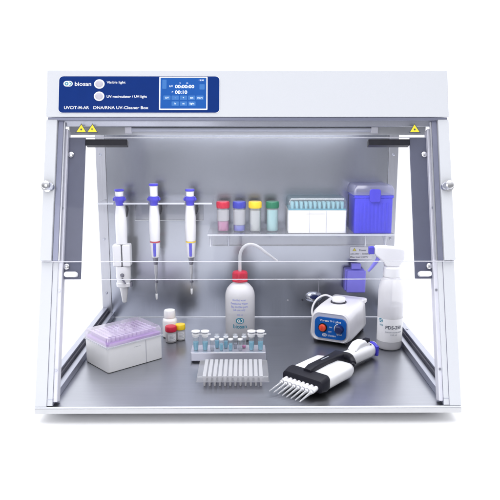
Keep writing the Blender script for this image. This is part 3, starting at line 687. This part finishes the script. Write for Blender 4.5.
# ================================================================== spray bottle
t = thing('spray_bottle', 'frosted white spray bottle with blue nozzle and trigger by the right side', 'bottle', (288.5, 285, 0.3))
MB().lathe([(21,0),(24,1.5),(25.5,5),(25.5,120),(24,132),(20.5,143),(16,149),(13,151)], seg=56).build('bottle_body', 'pe', t)
MB().lathe([(20,2),(24,5),(24,92)], seg=40).build('contents', 'water', t)
lb = MB(Matrix.Rotation(R(-90),4,'Z')).rings([[(q*math.cos(a),q*math.sin(a),z) for a in [R(-88+i*8) for i in range(23)]] for q,z in ((25.8,18),(25.8,66))], False, False).build('paper_label', 'labelw', t)
ST = front(0, -26.0, 0)
text('PDS-250', 9.5, 'ink', lb, ST @ Matrix.Translation((0,46,0)), 'lettering', 'CENTER', wrap=26, dx=2.5, thick=0.05, width=34, bold=0.2)
for z, tx, w in ((38,'DNA/RNA removing solution',36),(32.5,'250 ml',14)): text(tx, 4.2, 'inkgrey', lb, ST @ Matrix.Translation((0,z,0)), 'lettering', 'CENTER', wrap=26, dx=3, thick=0.05, width=w)
logo(lb, basis((0,0,0),(1,0,0),(0,1,0),(0,0,1)) @ Matrix.Rotation(R(-58),4,'Z') @ front(0,-26,62), 5.5, 'inkteal', 'white', wrap=26)
text('bio', 7, 'inkteal', lb, Matrix.Rotation(R(-56),4,'Z') @ front(-3,-26,51), 'lettering', thick=0.05)
MB().lathe([(15.5,149),(17.5,151),(17.5,168),(15,171)], seg=48).build('collar', 'wbox', t)
hd_ = MB().rings([[(x, y*1.0, z) for x, z, y in ((x_, zz, yy) for zz, yy in [(z0,-w),(z0,w),(z1,w),(z1,-w)])] for x_, z0, z1, w in ((-38,197,211,6.5),(-34,192,213,9),(-20,180,212.5,11),(-14,171.2,212,12.5),(12,171.2,209,12.5),(20,180,206,10),(24,188,202,7))])
hd_.build('spray_head', 'wbox', t, bevel=4, seg=4)
MB().rings([[(x, yy, zz) for yy, zz in ((-6,z0),(6,z0),(6,z1),(-6,z1))] for x, z0, z1 in ((-49,196,210),(-38.4,196,211))]).build('nozzle', 'pblue', t, bevel=1.2)
MB().tube([(-28,0,190),(-31,0,182),(-40,0,170),(-48,0,160)], [4.2,4.2,3.6,2.4], 12).build('trigger', 'pblue_l', t)
MB().tube([(0,0,8),(0,0,148)], 2.4, 12).build('dip_tube', 'frost2', t)

# ================================================================== multichannel pipette lying on the floor
a = R(47.5); U = Vector((math.cos(a), math.sin(a), 0)); V = Vector((math.sin(a), -math.cos(a), 0))
t = thing('multichannel_pipette', 'white and black eight channel pipette lying on the floor with its tips toward the viewer', 'pipette', (57, 27, 0.3))
MP = basis((0,0,0), U, V, (0,0,1))
MP = Matrix(((U.x,V.x,0,0),(U.y,V.y,0,0),(0,0,1,0),(0,0,0,1)))
def mm(): return MB(MP)
for i in range(8):
    v = -31.5 + 9*i
    tp = mm().tube([(0,v*1.02,7),(22,v,11),(40,v,14.5)], [0.9,2.2,3.3], 12).build('pipette_tip', 'tipc', t)
    mm().tube([(34,v,13.4),(40,v,14.5),(48,v,16)], [4.3,4.4,4.0], 14).build('nozzle_cone', 'wplastic', tp)
    mm().tube([(29,v,12.5),(31.5,v,13)], [3.2,3.4], 14).build('tip_collar', 'wplastic', tp)
def psec(u, w, z0, z1, r, dv=0): return [(u, y+dv, z) for y, z in rrect(-w, w, z0, z1, r, 5)]
mm().rings([psec(46,37,8,25,5), psec(48,42,6,28,7), psec(62,44,5,32,8), psec(69,43,6,33,8), psec(70,41,8,31,8)]).build('manifold', 'black', t)
mm().rings([psec(70.3,40,7,28,8), psec(74,41.5,5,31,9), psec(110,41.5,5,32,10), psec(140,41,5,32,10), psec(150,38,8,29,9), psec(153,33,11,26,7)]).build('channel_housing', 'wplastic', t)
mm().rings([psec(62,8,28,36,3), psec(75,9,29,40,3), psec(110,8.5,31,41,3), psec(140,9.5,30,42,4), psec(160,13,22,42,6), psec(172,15,8,38,8), psec(176,15,8,36,8)]).build('spine', 'black', t)
mm().tube(smooth_path([(160,6,36),(163,16,36),(162,24,33),(157,31,29),(151,34,26)]), [6.5]*12+[6]*8+[4]*5, 12).build('ejector_hook', 'black', t)
mm().box(104,126,-1.4,0.6,41.2,41.8).build('spine_mark', 'inkgrey', t)
mm().rings([psec(176.3,13,7,32,10), psec(180,14,6,34,11), psec(215,14,4,33,12), psec(250,14.5,3,32,12), psec(264,14,3,31,12), psec(268,11,6,28,10)]).build('handle_body', 'wplastic', t)
mm().rings([[(u+dx, y, z) for y, z in rrect(-10-dv, 10-dv, z0, z1, 5, 5)] for u, z0, z1, dv, dx in ((202,27,33,1,0),(208,27,38,2,0),(222,27,43,4,0),(238,27,43.5,4,0),(250,27,40,3,0),(256,27,35,1,0))]).build('finger_rest', 'wplastic', t, bevel=0.6)
mm().prism(rrect(243,256,-5,7,3), 'z', 37, 43.5).build('ejector_button', 'black', t, bevel=1)
mm().tube([(268.3,0,17),(276,0,17)], [14,14], 28).build('volume_collar', 'pblue', t)
mm().box(269,275.5,-2,15.5,5,26).build('side_lug', 'pblue', t, bevel=2)
mm().tube([(276.3,-2,20),(283,-2,20),(285,-2,20)], [9,9,7], 28).build('plunger_button', 'greybtn', t)
